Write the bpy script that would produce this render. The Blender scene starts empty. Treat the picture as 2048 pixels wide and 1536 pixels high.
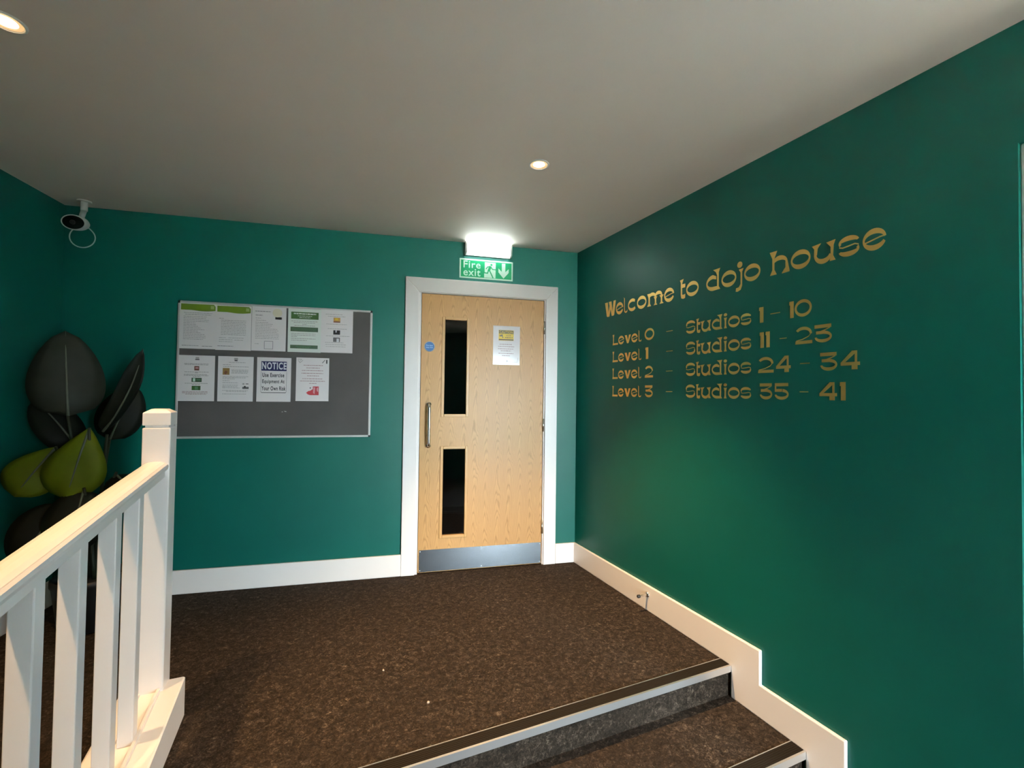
import bpy, math, random
from mathutils import Vector, Matrix, Euler

S = bpy.context.scene
COL = S.collection
R = random.Random(7)

# ---------------------------------------------------------------- camera
FPX, YAW, PITCH, ROLL = 905.334, 0.4127086, 0.0213230, 0.0130383
CAM = Vector((-1.9083, -3.0855, 1.3130))
cd = bpy.data.cameras.new('camera')
cam = bpy.data.objects.new('camera', cd)
COL.objects.link(cam)
cd.sensor_fit = 'HORIZONTAL'
cd.sensor_width = 36.0
cd.lens = FPX / 2048.0 * 36.0
cd.clip_start = 0.02
fw = Vector((math.sin(YAW) * math.cos(PITCH), math.cos(YAW) * math.cos(PITCH), math.sin(PITCH)))
rt = Vector((math.cos(YAW), -math.sin(YAW), 0))
up = rt.cross(fw)
r2 = rt * math.cos(ROLL) + up * math.sin(ROLL)
u2 = -rt * math.sin(ROLL) + up * math.cos(ROLL)
cam.matrix_world = Matrix(((r2.x, u2.x, -fw.x, CAM.x), (r2.y, u2.y, -fw.y, CAM.y), (r2.z, u2.z, -fw.z, CAM.z), (0, 0, 0, 1)))
S.camera = cam

# ---------------------------------------------------------------- world, light, exposure
SKY = (0.78, 0.89, 1.0)
SKY_STRENGTH = 60.0
w = bpy.data.worlds.new('World')
S.world = w
w.use_nodes = True
bg = w.node_tree.nodes['Background']
bg.inputs[0].default_value = (*SKY, 1)
bg.inputs[1].default_value = SKY_STRENGTH
S.view_settings.view_transform = 'Standard'
S.view_settings.look = 'None'
S.view_settings.exposure = 0.94
S.view_settings.gamma = 1.0
S.view_settings.use_curve_mapping = False
S.cycles.use_denoising = True
S.cycles.max_bounces = 8
S.cycles.diffuse_bounces = 5
S.cycles.glossy_bounces = 4
S.cycles.transparent_max_bounces = 12
S.cycles.sample_clamp_indirect = 6.0
WARM = (1.0, 0.63, 0.31)
SPOT_W = 70.0

def portal(loc, rot, sx, sy):            # tells the renderer where daylight enters
    l = bpy.data.lights.new('daylight_portal', 'AREA')
    l.shape = 'RECTANGLE'; l.size = sx; l.size_y = sy
    l.cycles.is_portal = True
    o = bpy.data.objects.new('daylight_portal', l)
    o.location = loc; o.rotation_euler = rot
    COL.objects.link(o)
portal((0.16, -2.91, 0.89), (0, math.radians(90), 0), 2.3, 0.85)
portal((-0.32, -7.04, 0.88), (math.radians(90), 0, 0), 1.36, 2.6)
sun = bpy.data.lights.new('sun', 'SUN')
sun.energy = 90.0; sun.angle = math.radians(0.6); sun.color = (1.0, 0.86, 0.70)
sun_o = bpy.data.objects.new('sun', sun); COL.objects.link(sun_o)
sun_o.rotation_euler = Vector((0.0, 0.62, -1.12)).to_track_quat('-Z', 'Y').to_euler()

# ---------------------------------------------------------------- dimensions
A = 0.169967            # the door wall is turned by this much
CA, SA = math.cos(A), math.sin(A)
HC = 2.443              # ceiling above the landing
LOW = -0.30             # entrance floor
YF = -5.0               # front wall
RZ = -A

def B(s, z, off=0.0):   # point on the door wall: s metres left of the corner, off metres in front
    return Vector((-s * CA - off * SA, s * SA - off * CA, z))

# ---------------------------------------------------------------- materials
def principled(name, col, rough=0.5, metal=0.0, **kw):
    m = bpy.data.materials.new(name)
    m.use_nodes = True
    b = m.node_tree.nodes['Principled BSDF']
    b.inputs['Base Color'].default_value = (*col, 1)
    b.inputs['Roughness'].default_value = rough
    b.inputs['Metallic'].default_value = metal
    for k, v in kw.items():
        b.inputs[k.replace('_', ' ')].default_value = v
    return m

class N:
    def __init__(s, m): s.t = m.node_tree; s.b = s.t.nodes['Principled BSDF']
    def new(s, kind, **kw):
        n = s.t.nodes.new(kind)
        for k, v in kw.items():
            if hasattr(n, k) and not k.startswith('i_'): setattr(n, k, v)
        return n
    def link(s, a, b): s.t.links.new(a, b)
    def coord(s, scale=(1, 1, 1), out='Object'):
        c = s.new('ShaderNodeTexCoord'); mp = s.new('ShaderNodeMapping')
        mp.inputs['Scale'].default_value = scale
        s.link(c.outputs[out], mp.inputs[0]); return mp.outputs[0]
    def noise(s, vec, scale=5, detail=3, rough=0.5, dist=0.0):
        n = s.new('ShaderNodeTexNoise')
        n.inputs['Scale'].default_value = scale; n.inputs['Detail'].default_value = detail
        n.inputs['Roughness'].default_value = rough; n.inputs['Distortion'].default_value = dist
        s.link(vec, n.inputs['Vector']); return n.outputs['Fac']
    def ramp(s, fac, stops):
        n = s.new('ShaderNodeValToRGB'); e = n.color_ramp.elements
        while len(e) < len(stops): e.new(0.5)
        for k, (p, c) in enumerate(stops): e[k].position = p; e[k].color = (*c, 1)
        s.link(fac, n.inputs[0]); return n.outputs[0]
    def math(s, op, a, b=None, c=None):
        n = s.new('ShaderNodeMath'); n.operation = op
        for i, v in enumerate((a, b, c)):
            if v is None: continue
            if isinstance(v, (int, float)): n.inputs[i].default_value = v
            else: s.link(v, n.inputs[i])
        return n.outputs[0]
    def mix(s, fac, a, b):
        n = s.new('ShaderNodeMix'); n.data_type = 'RGBA'
        for i, v in ((0, fac), (6, a), (7, b)):
            if isinstance(v, (int, float)): n.inputs[i].default_value = v
            elif isinstance(v, tuple): n.inputs[i].default_value = (*v, 1)
            else: s.link(v, n.inputs[i])
        return n.outputs[2]
    def bump(s, h, strength=0.3, dist=0.002):
        n = s.new('ShaderNodeBump'); n.inputs['Strength'].default_value = strength; n.inputs['Distance'].default_value = dist
        s.link(h, n.inputs['Height']); s.link(n.outputs[0], s.b.inputs['Normal'])

def paint(name, col, rough, orange_peel=0.12, var=0.06):
    m = principled(name, col, rough); n = N(m); v = n.coord()
    f = n.noise(v, 2.2, 4, 0.6)
    lo = tuple(c * (1 - var) for c in col); hi = tuple(c * (1 + var) for c in col)
    n.link(n.ramp(f, [(0.3, lo), (0.7, hi)]), n.b.inputs['Base Color'])
    n.bump(n.noise(v, 260, 2, 0.5), orange_peel, 0.001)
    return m

M = {}
M['green'] = paint('green_wall_paint', (0.001, 0.110, 0.085), 0.42, 0.16)
M['green'].node_tree.nodes['Principled BSDF'].inputs['Specular IOR Level'].default_value = 0.34
M['ceiling'] = paint('ceiling_paint', (0.84, 0.75, 0.69), 0.6, 0.15, 0.02)
M['white'] = paint('white_gloss_paint', (0.83, 0.785, 0.75), 0.28, 0.05, 0.02)
M['cream'] = paint('corridor_paint', (0.55, 0.52, 0.46), 0.7)
M['alu'] = principled('brushed_aluminium', (0.72, 0.72, 0.71), 0.34, 0.9)
M['alu_frame'] = principled('anodised_frame', (0.60, 0.585, 0.57), 0.42, 0.35)
M['chrome'] = principled('satin_steel', (0.68, 0.66, 0.63), 0.22, 1.0)
M['black'] = principled('black_plastic', (0.012, 0.012, 0.013), 0.35)
M['rubber'] = principled('black_rubber', (0.015, 0.014, 0.013), 0.7)
M['insert'] = principled('ribbed_stair_insert', (0.014, 0.010, 0.006), 0.8, Specular_IOR_Level=0.15)
M['white_plastic'] = principled('white_plastic', (0.72, 0.72, 0.70), 0.35)
M['cable'] = principled('white_cable', (0.62, 0.62, 0.60), 0.45)
M['dark_glass'] = principled('lens_cover', (0.004, 0.004, 0.005), 0.08)

def carpet():
    m = principled('brown_carpet', (0.03, 0.02, 0.014), 0.95); n = N(m)
    n.b.inputs['Specular IOR Level'].default_value = 0.15
    v = n.coord()
    f1 = n.noise(v, 84, 4, 0.66, 1.4)
    f2 = n.noise(v, 34, 3, 0.6, 0.8)
    f3 = n.noise(v, 1.6, 2, 0.5)
    big = n.math('ADD', n.math('MULTIPLY', f1, 0.62), n.math('MULTIPLY', f2, 0.38))
    c = n.ramp(big, [(0.36, (0.010, 0.0065, 0.0042)), (0.50, (0.030, 0.021, 0.0145)), (0.58, (0.065, 0.046, 0.032)), (0.67, (0.17, 0.13, 0.095))])
    c2 = n.mix(n.ramp(f3, [(0.35, (0, 0, 0)), (0.7, (0.35, 0.35, 0.35))]), c, (0.022, 0.015, 0.010))
    n.link(c2, n.b.inputs['Base Color'])
    n.bump(big, 1.0, 0.012)
    return m
M['carpet'] = carpet()

def oak():
    m = principled('oak_veneer', (0.5, 0.28, 0.1), 0.42); n = N(m)
    n.b.inputs['Coat Weight'].default_value = 0.06
    n.b.inputs['Coat Roughness'].default_value = 0.30
    n.b.inputs['Specular IOR Level'].default_value = 0.38
    c = n.new('ShaderNodeTexCoord'); sp = n.new('ShaderNodeSeparateXYZ'); n.link(c.outputs['Object'], sp.inputs[0])
    x, z = sp.outputs[0], sp.outputs[2]
    lo = n.noise(n.coord((3, 3, 0.7)), 3.0, 3, 0.55)
    xx = n.math('ADD', x, n.math('MULTIPLY', n.math('SUBTRACT', lo, 0.5), 0.05))
    u = n.math('PINGPONG', n.math('ADD', xx, 0.02), 0.0875)
    u = n.math('SUBTRACT', u, 0.044)
    par = n.math('MULTIPLY', n.math('MULTIPLY', u, u), 2600.0)
    ph = n.math('ADD', n.math('ADD', par, n.math('MULTIPLY', z, 11.0)), n.math('MULTIPLY', lo, 7.0))
    band = n.math('FRACT', ph)
    g1 = n.ramp(band, [(0.0, (1, 1, 1)), (0.22, (0.25, 0.25, 0.25)), (0.75, (0, 0, 0)), (1.0, (0.8, 0.8, 0.8))])
    fib = n.noise(n.coord((240, 240, 5)), 1.0, 4, 0.6)
    g2 = n.ramp(fib, [(0.40, (0, 0, 0)), (0.72, (1, 1, 1))])
    col = n.mix(n.math('MULTIPLY', g1, 0.70), (0.53, 0.295, 0.105), (0.22, 0.095, 0.025))
    col = n.mix(n.math('MULTIPLY', g2, 0.42), col, (0.33, 0.165, 0.055))
    tone = n.noise(n.coord((6, 6, 0.25)), 1.0, 2)
    col = n.mix(n.math('MULTIPLY', tone, 0.25), col, (0.56, 0.32, 0.12))
    n.link(col, n.b.inputs['Base Color'])
    n.bump(fib, 0.06, 0.001)
    return m
M['oak'] = oak()
M['oak_bead'] = principled('oak_beading', (0.50, 0.28, 0.10), 0.35)

def steel():
    m = principled('kick_plate_steel', (0.56, 0.58, 0.60), 0.24, 1.0, Anisotropic=0.55); n = N(m)
    tg = n.new('ShaderNodeTangent'); tg.direction_type = 'RADIAL'; tg.axis = 'Z'; n.link(tg.outputs[0], n.b.inputs['Tangent'])
    n.b.inputs['Anisotropic Rotation'].default_value = 0.25
    f = n.noise(n.coord((1.5, 1, 420)), 1.0, 3, 0.7)
    n.link(n.ramp(f, [(0.3, (0.30, 0.33, 0.36)), (0.7, (0.40, 0.44, 0.48))]), n.b.inputs['Base Color'])
    n.bump(f, 0.12, 0.001)
    return m
M['steel'] = steel()

def thin_glass(name, tint=(0.93, 0.96, 0.95)):
    m = bpy.data.materials.new(name); m.use_nodes = True; t = m.node_tree
    for x in list(t.nodes): t.nodes.remove(x)
    o = t.nodes.new('ShaderNodeOutputMaterial'); mx = t.nodes.new('ShaderNodeMixShader')
    tr = t.nodes.new('ShaderNodeBsdfTransparent'); gl = t.nodes.new('ShaderNodeBsdfGlossy'); fr = t.nodes.new('ShaderNodeLayerWeight')
    pw = t.nodes.new('ShaderNodeMath'); pw.operation = 'POWER'; pw.inputs[1].default_value = 5.0
    ad = t.nodes.new('ShaderNodeMath'); ad.operation = 'MULTIPLY_ADD'; ad.inputs[1].default_value = 0.95; ad.inputs[2].default_value = 0.045
    tr.inputs[0].default_value = (*tint, 1); gl.inputs['Roughness'].default_value = 0.015; fr.inputs[0].default_value = 0.5
    t.links.new(fr.outputs['Facing'], pw.inputs[0]); t.links.new(pw.outputs[0], ad.inputs[0])
    t.links.new(ad.outputs[0], mx.inputs[0]); t.links.new(tr.outputs[0], mx.inputs[1]); t.links.new(gl.outputs[0], mx.inputs[2]); t.links.new(mx.outputs[0], o.inputs[0])
    return m
M['glass'] = thin_glass('window_glass')
M['fire_glass'] = thin_glass('fire_glass', (0.62, 0.62, 0.60))

def emit(name, col, strength):
    m = principled(name, (0.8, 0.8, 0.8), 0.4)
    b = m.node_tree.nodes['Principled BSDF']
    b.inputs['Emission Color'].default_value = (*col, 1); b.inputs['Emission Strength'].default_value = strength
    return m
M['lamp_glow'] = emit('warm_lamp_glow', (1.0, 0.56, 0.20), 0.45)  # weak emission painting the glow around each lamp face
M['lamp'] = emit('warm_lamp_face', (1.0, 0.72, 0.38), 14.0)
M['diffuser_rib'] = emit('lit_diffuser_rib', (0.86, 1.0, 0.97), 0.6)
M['diffuser'] = emit('lit_diffuser', (0.86, 1.0, 0.97), 9.0)

def gold():
    m = principled('gold_vinyl', (0.90, 0.58, 0.19), 0.40, 0.9); n = N(m)
    n.bump(n.noise(n.coord(), 90, 2), 0.05, 0.001)
    return m
M['gold'] = gold()
M['felt'] = paint('grey_felt', (0.080, 0.075, 0.072), 0.95, 0.6, 0.12)

def laminate(name, col):
    m = principled(name, col, 0.6); n = N(m)
    n.b.inputs['Coat Weight'].default_value = 0.6; n.b.inputs['Coat Roughness'].default_value = 0.12
    n.bump(n.noise(n.coord(), 9, 3, 0.6), 0.25, 0.01)
    return m
M['paper'] = laminate('laminated_paper', (0.80, 0.75, 0.75))
M['paper_green'] = laminate('pale_green_paper', (0.74, 0.79, 0.73))
def ink(name, col, rough=0.45): M[name] = principled(name, col, rough)
ink('ink_grey', (0.36, 0.335, 0.33)); ink('ink_dark', (0.10, 0.095, 0.10)); ink('ink_black', (0.012, 0.012, 0.014)); ink('ink_white', (0.72, 0.72, 0.74))
ink('ink_lime', (0.12, 0.20, 0.008)); ink('ink_lime_light', (0.30, 0.37, 0.16)); ink('ink_green', (0.035, 0.105, 0.02)); ink('ink_dull_green', (0.055, 0.095, 0.05)); ink('ink_mid_green', (0.09, 0.22, 0.12))
ink('ink_navy', (0.012, 0.014, 0.085)); ink('ink_red', (0.42, 0.035, 0.05)); ink('ink_pink', (0.62, 0.34, 0.36)); ink('ink_brown', (0.16, 0.055, 0.03)); ink('ink_tan', (0.26, 0.16, 0.05)); ink('ink_yellow', (0.72, 0.50, 0.03)); ink('ink_orange', (0.55, 0.30, 0.07))
ink('glare_cream', (0.72, 0.66, 0.50)); ink('crumb', (0.42, 0.36, 0.29)); ink('ink_pale_red', (0.42, 0.27, 0.28)); ink('ink_blue', (0.01, 0.10, 0.30)); ink('ink_pale_blue', (0.35, 0.55, 0.80))
ink('sign_green', (0.0, 0.30, 0.115), 0.3); ink('sign_white', (0.62, 0.80, 0.68), 0.3)

# ---------------------------------------------------------------- mesh helpers
class MB:
    def __init__(s): s.v = []; s.f = []; s.sm = []
    def add(s, vs, fs, smooth=False):
        k = len(s.v); s.v += [tuple(v) for v in vs]; s.f += [tuple(i + k for i in f) for f in fs]; s.sm += [smooth] * len(fs); return s
    def box(s, x0, x1, y0, y1, z0, z1):
        x0, x1 = sorted((x0, x1)); y0, y1 = sorted((y0, y1)); z0, z1 = sorted((z0, z1))
        return s.add([(x0, y0, z0), (x1, y0, z0), (x1, y1, z0), (x0, y1, z0), (x0, y0, z1), (x1, y0, z1), (x1, y1, z1), (x0, y1, z1)],
                     [(3, 2, 1, 0), (4, 5, 6, 7), (0, 1, 5, 4), (1, 2, 6, 5), (2, 3, 7, 6), (3, 0, 4, 7)])
    def hexa(s, p):      # 8 points, bottom ring then top ring (counter-clockwise from above)
        return s.add(p, [(3, 2, 1, 0), (4, 5, 6, 7), (0, 1, 5, 4), (1, 2, 6, 5), (2, 3, 7, 6), (3, 0, 4, 7)])
    def prism(s, pts, a, b, fn):    # outline pts (2-D), extruded from a to b; fn(u, v, d) -> 3-D
        n = len(pts)
        vs = [fn(u, v, a) for u, v in pts] + [fn(u, v, b) for u, v in pts]
        return s.add(vs, [tuple(range(n))[::-1], tuple(range(n, 2 * n))] + [(i, (i + 1) % n, n + (i + 1) % n, n + i) for i in range(n)])
    def strip(s, outer, inner, a, b, fn, closed=False):   # ribbon between two polylines, extruded
        n = len(outer)
        for i in range(n if closed else n - 1):
            j = (i + 1) % n
            s.prism([outer[i], outer[j], inner[j], inner[i]], a, b, fn)
        return s
    def tube(s, path, r, n=10, caps=True):
        path = [Vector(p) for p in path]; rs = r if isinstance(r, (list, tuple)) else [r] * len(path)
        vs = []; prev = None
        for i, p in enumerate(path):
            d = (path[min(i + 1, len(path) - 1)] - path[max(i - 1, 0)]).normalized()
            a = prev if prev is not None else (Vector((0, 0, 1)) if abs(d.z) < 0.9 else Vector((1, 0, 0)))
            u = (a - d * a.dot(d)).normalized(); prev = u; v = d.cross(u)
            vs += [p + (u * math.cos(t) + v * math.sin(t)) * rs[i] for t in [2 * math.pi * k / n for k in range(n)]]
        fs = [(i * n + k, i * n + (k + 1) % n, (i + 1) * n + (k + 1) % n, (i + 1) * n + k) for i in range(len(path) - 1) for k in range(n)]
        s.add(vs, fs, True)
        if caps:
            m = len(s.v) - len(vs)
            s.f.append(tuple(m + k for k in range(n))[::-1]); s.f.append(tuple(m + (len(path) - 1) * n + k for k in range(n))); s.sm += [False, False]
        return s
    def lathe(s, prof, n=32, fn=None, smooth=True):   # prof: (radius, height)
        fn = fn or (lambda x, y, z: (x, y, z)); vs = []
        for r, h in prof: vs += [fn(r * math.cos(2 * math.pi * k / n), r * math.sin(2 * math.pi * k / n), h) for k in range(n)]
        fs = [(i * n + k, i * n + (k + 1) % n, (i + 1) * n + (k + 1) % n, (i + 1) * n + k) for i in range(len(prof) - 1) for k in range(n)]
        return s.add(vs, fs, smooth)
    def quad(s, x0, x1, z0, z1, y): return s.add([(x0, y, z0), (x1, y, z0), (x1, y, z1), (x0, y, z1)], [(0, 1, 2, 3)])
    def poly(s, pts, y): return s.add([(x, y, z) for x, z in pts], [tuple(range(len(pts)))])
    def build(s, name, mat, parent=None, bevel=0.0, seg=2):
        me = bpy.data.meshes.new(name); me.from_pydata(s.v, [], s.f); me.update()
        for p, q in zip(me.polygons, s.sm): p.use_smooth = q
        me.materials.append(M[mat] if isinstance(mat, str) else mat)
        o = bpy.data.objects.new(name, me); COL.objects.link(o)
        if parent is not None: o.parent = parent
        if bevel:
            b = o.modifiers.new('bevel', 'BEVEL'); b.width = bevel; b.segments = seg; b.limit_method = 'ANGLE'; b.angle_limit = math.radians(35)
        return o

def place(o, loc, rz=0.0): o.location = loc; o.rotation_euler = (0, 0, rz); return o
def tag(o, label, cat, group=None):
    o['label'] = label; o['category'] = cat
    if group: o['group'] = group
    return o
def struct(o, label=None, cat=None):
    o['kind'] = 'structure'
    if label: o['label'] = label
    if cat: o['category'] = cat
    return o
def empty(name, loc=(0, 0, 0), rz=0.0):
    o = bpy.data.objects.new(name, None); COL.objects.link(o); o.empty_display_size = 0.05
    return place(o, loc, rz)

def text_into(mb, body, x0, x1, z0, z1, y, bold=0.0):   # lettering fitted into a rectangle facing -y
    cu = bpy.data.curves.new('lettering', 'FONT'); cu.body = body; cu.size = 1.0; cu.offset = bold; cu.resolution_u = 4; cu.space_character = 1.06 + bold * 3
    o = bpy.data.objects.new('lettering', cu); COL.objects.link(o)
    bpy.context.view_layer.update()
    me = bpy.data.meshes.new_from_object(o.evaluated_get(bpy.context.evaluated_depsgraph_get()))
    vs = [v.co.copy() for v in me.vertices]
    if vs:
        ax, bx = min(v.x for v in vs), max(v.x for v in vs); ay, by = min(v.y for v in vs), max(v.y for v in vs)
        mb.add([(x0 + (v.x - ax) / (bx - ax) * (x1 - x0), y, z0 + (v.y - ay) / (by - ay) * (z1 - z0)) for v in vs], [tuple(p.vertices) for p in me.polygons])
    bpy.data.objects.remove(o); bpy.data.curves.remove(cu); bpy.data.meshes.remove(me)
    return mb

def word_line(mb, x0, x1, z, h, y):      # a printed line too small to read: word-long dashes
    x = x0
    while x < x1 - 0.002:
        wd = R.uniform(0.006, 0.02); e = min(x + wd, x1)
        mb.quad(x, e, z - h * R.uniform(0.4, 0.5), z + h * R.uniform(0.35, 0.5), y); x = e + 0.0025
    return mb

# ================================================================ SETTING
def backwall_mesh():
    mb = MB(); T = 0.14
    def panel(s0, s1, z0, z1): mb.box(-s1, -s0, 0, T, z0, z1)
    panel(-0.06, 0.245, LOW, HC); panel(1.245, 3.55, LOW, HC); panel(0.245, 1.245, 2.075, HC); panel(0.245, 1.245, LOW, -0.02)
    return mb
struct(place(backwall_mesh().build('wall_back', 'green'), (0, 0, 0), RZ), 'green painted wall holding the door and the notice board', 'wall')

mb = MB()
mb.box(0, 0.16, -2.465, 0.05, LOW, HC); mb.box(0, 0.16, -3.355, -2.465, 2.08, HC); mb.box(0, 0.16, YF - 0.14, -3.355, LOW, HC)
struct(mb.build('wall_right', 'green'), 'green painted wall on the right carrying the gold lettering', 'wall')

CL = B(3.39, 0); DL = Vector((-SA, -CA, 0)); LL = (CL.y - YF + 0.1) / CA
mb = MB(); p0 = CL - DL * 0.12; p1 = CL + DL * LL; nn = Vector((-CA, SA, 0)) * 0.14
mb.hexa([(*(p1 + nn).xy, LOW), (*p1.xy, LOW), (*p0.xy, LOW), (*(p0 + nn).xy, LOW), (*(p1 + nn).xy, HC), (*p1.xy, HC), (*p0.xy, HC), (*(p0 + nn).xy, HC)])
struct(mb.build('wall_left', 'green'), 'dark green wall at the far left beside the plant', 'wall')

mb = MB()
mb.box(-4.5, -0.84, YF - 0.14, YF, LOW, HC); mb.box(-0.84, -0.03, YF - 0.14, YF, 2.00, HC); mb.box(-0.03, 0.16, YF - 0.14, YF, LOW, HC)
struct(mb.build('wall_front', 'green'), 'green wall behind the viewer with the glazed entrance', 'wall')

mb = MB(); mb.box(-4.6, 0.3, YF - 0.2, 0.85, HC, HC + 0.1)
struct(mb.build('ceiling', 'ceiling'), 'plain off-white ceiling', 'ceiling')

# landing, steps, ramp, entrance floor
YN, TRD = -1.455, 0.366
mb = MB()
def flat(mb, pts, z0, z1): return mb.prism(pts, z0, z1, lambda u, v, d: (u, v, d))
flat(mb, [(-2.40, YN), (0.0, YN), (0.05, 0.1), (-3.5, 0.75), (-3.62, -0.86), (-2.40, -0.86)], LOW - 0.05, 0.0)
struct(mb.build('floor', 'carpet'), 'dark brown carpeted landing in front of the door', 'floor')
mb = MB(); mb.box(-2.40, 0, YN - TRD, YN, LOW - 0.05, -0.1507)
struct(mb.build('floor_step', 'carpet'), 'carpeted step below the landing', 'floor')
mb = MB(); mb.box(-4.5, 0.16, YF - 0.14, YN - TRD, LOW - 0.1, LOW)
struct(mb.build('floor_entrance', 'carpet'), 'carpeted entrance floor below the steps', 'floor')
SL = 0.0845                                    # ramp gradient, about one in twelve
YR0 = -0.86; YR1 = YR0 + LOW / SL
mb = MB(); mb.hexa([(-4.4, YR1, LOW - .02), (-2.45, YR1, LOW - .02), (-2.45, YR0, LOW - .02), (-4.4, YR0, LOW - .02), (-4.4, YR1, LOW + .001), (-2.45, YR1, LOW + .001), (-2.45, YR0, 0), (-4.4, YR0, 0)])
struct(mb.build('floor_ramp', 'carpet'), 'carpeted ramp behind the white balustrade', 'floor')

# skirting boards
BT, BH = 0.018, 0.152
def skirting(name, pts, fn, label):
    mb = MB(); mb.prism(pts, 0, BT, fn)
    o = mb.build(name, 'white', None, 0.0045, 2)
    return struct(o, label, 'baseboard')
o = skirting('baseboard_right', [(0.0, 0), (1.4722, 0), (1.4722, -.1507), (1.838, -.1507), (1.838, LOW), (2.465, LOW), (2.465, LOW + BH), (1.991, LOW + BH), (1.991, -0.003), (1.628, -0.003), (1.628, BH), (0.0, BH)],
             lambda u, v, d: (-d, -u, v), 'white skirting stepping down beside the carpeted steps')
def bprism(s0, s1): return [(-s1, 0), (-s0, 0), (-s0, BH), (-s1, BH)]
o = skirting('baseboard_back', bprism(1.331, 3.39), lambda u, v, d: (u, -d, v), 'white skirting under the notice board'); place(o, (0, 0, 0), RZ)
o = skirting('baseboard_back_short', bprism(0.0, 0.166), lambda u, v, d: (u, -d, v), 'short white skirting between door frame and corner'); place(o, (0, 0, 0), RZ)
def lw(u, v, d): q = CL + DL * u + Vector((CA, -SA, 0)) * d; return (q.x, q.y, v)
tr = (CL.y - YR0) / CA
te = (CL.y - YR1) / CA; tf = (CL.y - YF) / CA
skirting('baseboard_left', [(0, 0), (tr, 0), (te, LOW), (tf, LOW), (tf, LOW + BH), (te, LOW + BH), (tr, BH), (0, BH)], lw, 'white skirting along the dark left wall')

# corridor seen dimly through the door panes
mb = MB(); cx0, cx1, cy0, cy1 = -1.9, 0.1, 0.14, 1.9
mb.box(cx0 - .05, cx0, cy0, cy1, -0.05, 2.5); mb.box(cx1, cx1 + .05, cy0, cy1, -0.05, 2.5); mb.box(cx0, cx1, cy1, cy1 + .05, -0.05, 2.5)
struct(place(mb.build('wall_corridor', 'cream'), (0, 0, 0), RZ), 'dim corridor walls beyond the door panes', 'wall')
mb = MB(); mb.box(cx0, cx1, 0.0, cy1, -0.06, -0.002)
struct(place(mb.build('floor_corridor', 'carpet'), (0, 0, 0), RZ), 'corridor floor beyond the door', 'floor')
mb = MB(); mb.box(cx0 - .05, cx1 + .05, cy0, cy1 + .05, 2.42, 2.47)
struct(place(mb.build('ceiling_corridor', 'ceiling'), (0, 0, 0), RZ), 'corridor ceiling beyond the door', 'ceiling')

# ---------------------------------------------------------------- the door
door = struct(empty('door_1', B(0.745, 0), RZ), 'oak veneer door with two narrow glass panes and a steel kick plate', 'door')
def dx(s): return 0.745 - s       # local x on the door from s
# architrave pieces with mitred corners
oL, iL, iR, oR, oT, iT = dx(1.331), dx(1.234), dx(0.266), dx(0.168), 2.152, 2.046
for nm, pts in (('architrave', [(oL, 0), (iL, 0), (iL, iT), (oL, oT)]), ('architrave', [(iR, 0), (oR, 0), (oR, oT), (iR, iT)]), ('architrave', [(iL, iT), (iR, iT), (oR, oT), (oL, oT)])):
    mb = MB(); mb.prism(pts, -0.022, 0.0, lambda u, v, d: (u, d, v)); mb.build(nm, 'white', door, 0.004)
mb = MB()
mb.box(dx(1.246), dx(1.2165), -0.006, 0.13, 0, 2.075); mb.box(dx(0.2735), dx(0.244), -0.006, 0.13, 0, 2.075); mb.box(dx(1.2165), dx(0.2735), -0.006, 0.13, 2.043, 2.075)
mb.box(dx(1.2165), dx(1.203), 0.046, 0.07, 0, 2.043); mb.box(dx(0.287), dx(0.2735), 0.046, 0.07, 0, 2.043); mb.box(dx(1.2165), dx(0.2735), 0.046, 0.07, 2.03, 2.043)
mb.build('door_lining', 'white', door)
# leaf with two openings
LX0, LX1, LZ0, LZ1 = dx(1.2125), dx(0.2775), 0.008, 2.039
PX0, PX1 = dx(1.057), dx(0.863)
wins = [(0.252, 0.914), (1.140, 1.870)]
leaf_root = None
mb = MB()
mb.box(LX0, PX0, 0, 0.044, LZ0, LZ1); mb.box(PX1, LX1, 0, 0.044, LZ0, LZ1)
mb.box(PX0, PX1, 0, 0.044, LZ0, wins[0][0]); mb.box(PX0, PX1, 0, 0.044, wins[0][1], wins[1][0]); mb.box(PX0, PX1, 0, 0.044, wins[1][1], LZ1)
leaf = mb.build('door_leaf', 'oak', door)
for z0, z1 in wins:
    mb = MB(); b = 0.016
    for (a0, a1, c0, c1) in ((PX0 - .006, PX0 + b, z0 - .006, z1 + .006), (PX1 - b, PX1 + .006, z0 - .006, z1 + .006), (PX0 + b, PX1 - b, z0 - .006, z0 + b), (PX0 + b, PX1 - b, z1 - b, z1 + .006)):
        mb.box(a0, a1, -0.006, 0.018, c0, c1)
    mb.build('glazing_bead', 'oak_bead', leaf, 0.003)
    mb = MB(); mb.box(PX0 + .001, PX1 - .001, 0.019, 0.025, z0 + .001, z1 - .001); mb.build('glass_pane', 'fire_glass', leaf)
mb = MB(); mb.box(dx(1.204), dx(0.281), -0.0016, 0.0002, 0.012, 0.169)
kp = mb.build('kick_plate', 'steel', door)
for sx in (dx(1.196), dx(0.745), dx(0.289)):
    for z in (0.022, 0.159):
        mb = MB(); mb.lathe([(0.0001, -0.0028), (0.003, -0.0024), (0.0042, -0.0016)], 10, lambda x, y, h, sx=sx, z=z: (sx + x, h, z + y)); mb.build('screw', 'alu', kp)
hx = dx(1.150)
mb = MB()
mb.tube([(hx, 0, .925), (hx, -.035, .925), (hx, -.046, .928), (hx, -.053, .936), (hx, -.055, .95), (hx, -.055, 1.2), (hx, -.053, 1.216), (hx, -.046, 1.224), (hx, -.035, 1.227), (hx, 0, 1.227)], 0.0105, 14)
pull = mb.build('pull_handle', 'chrome', door)
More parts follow.
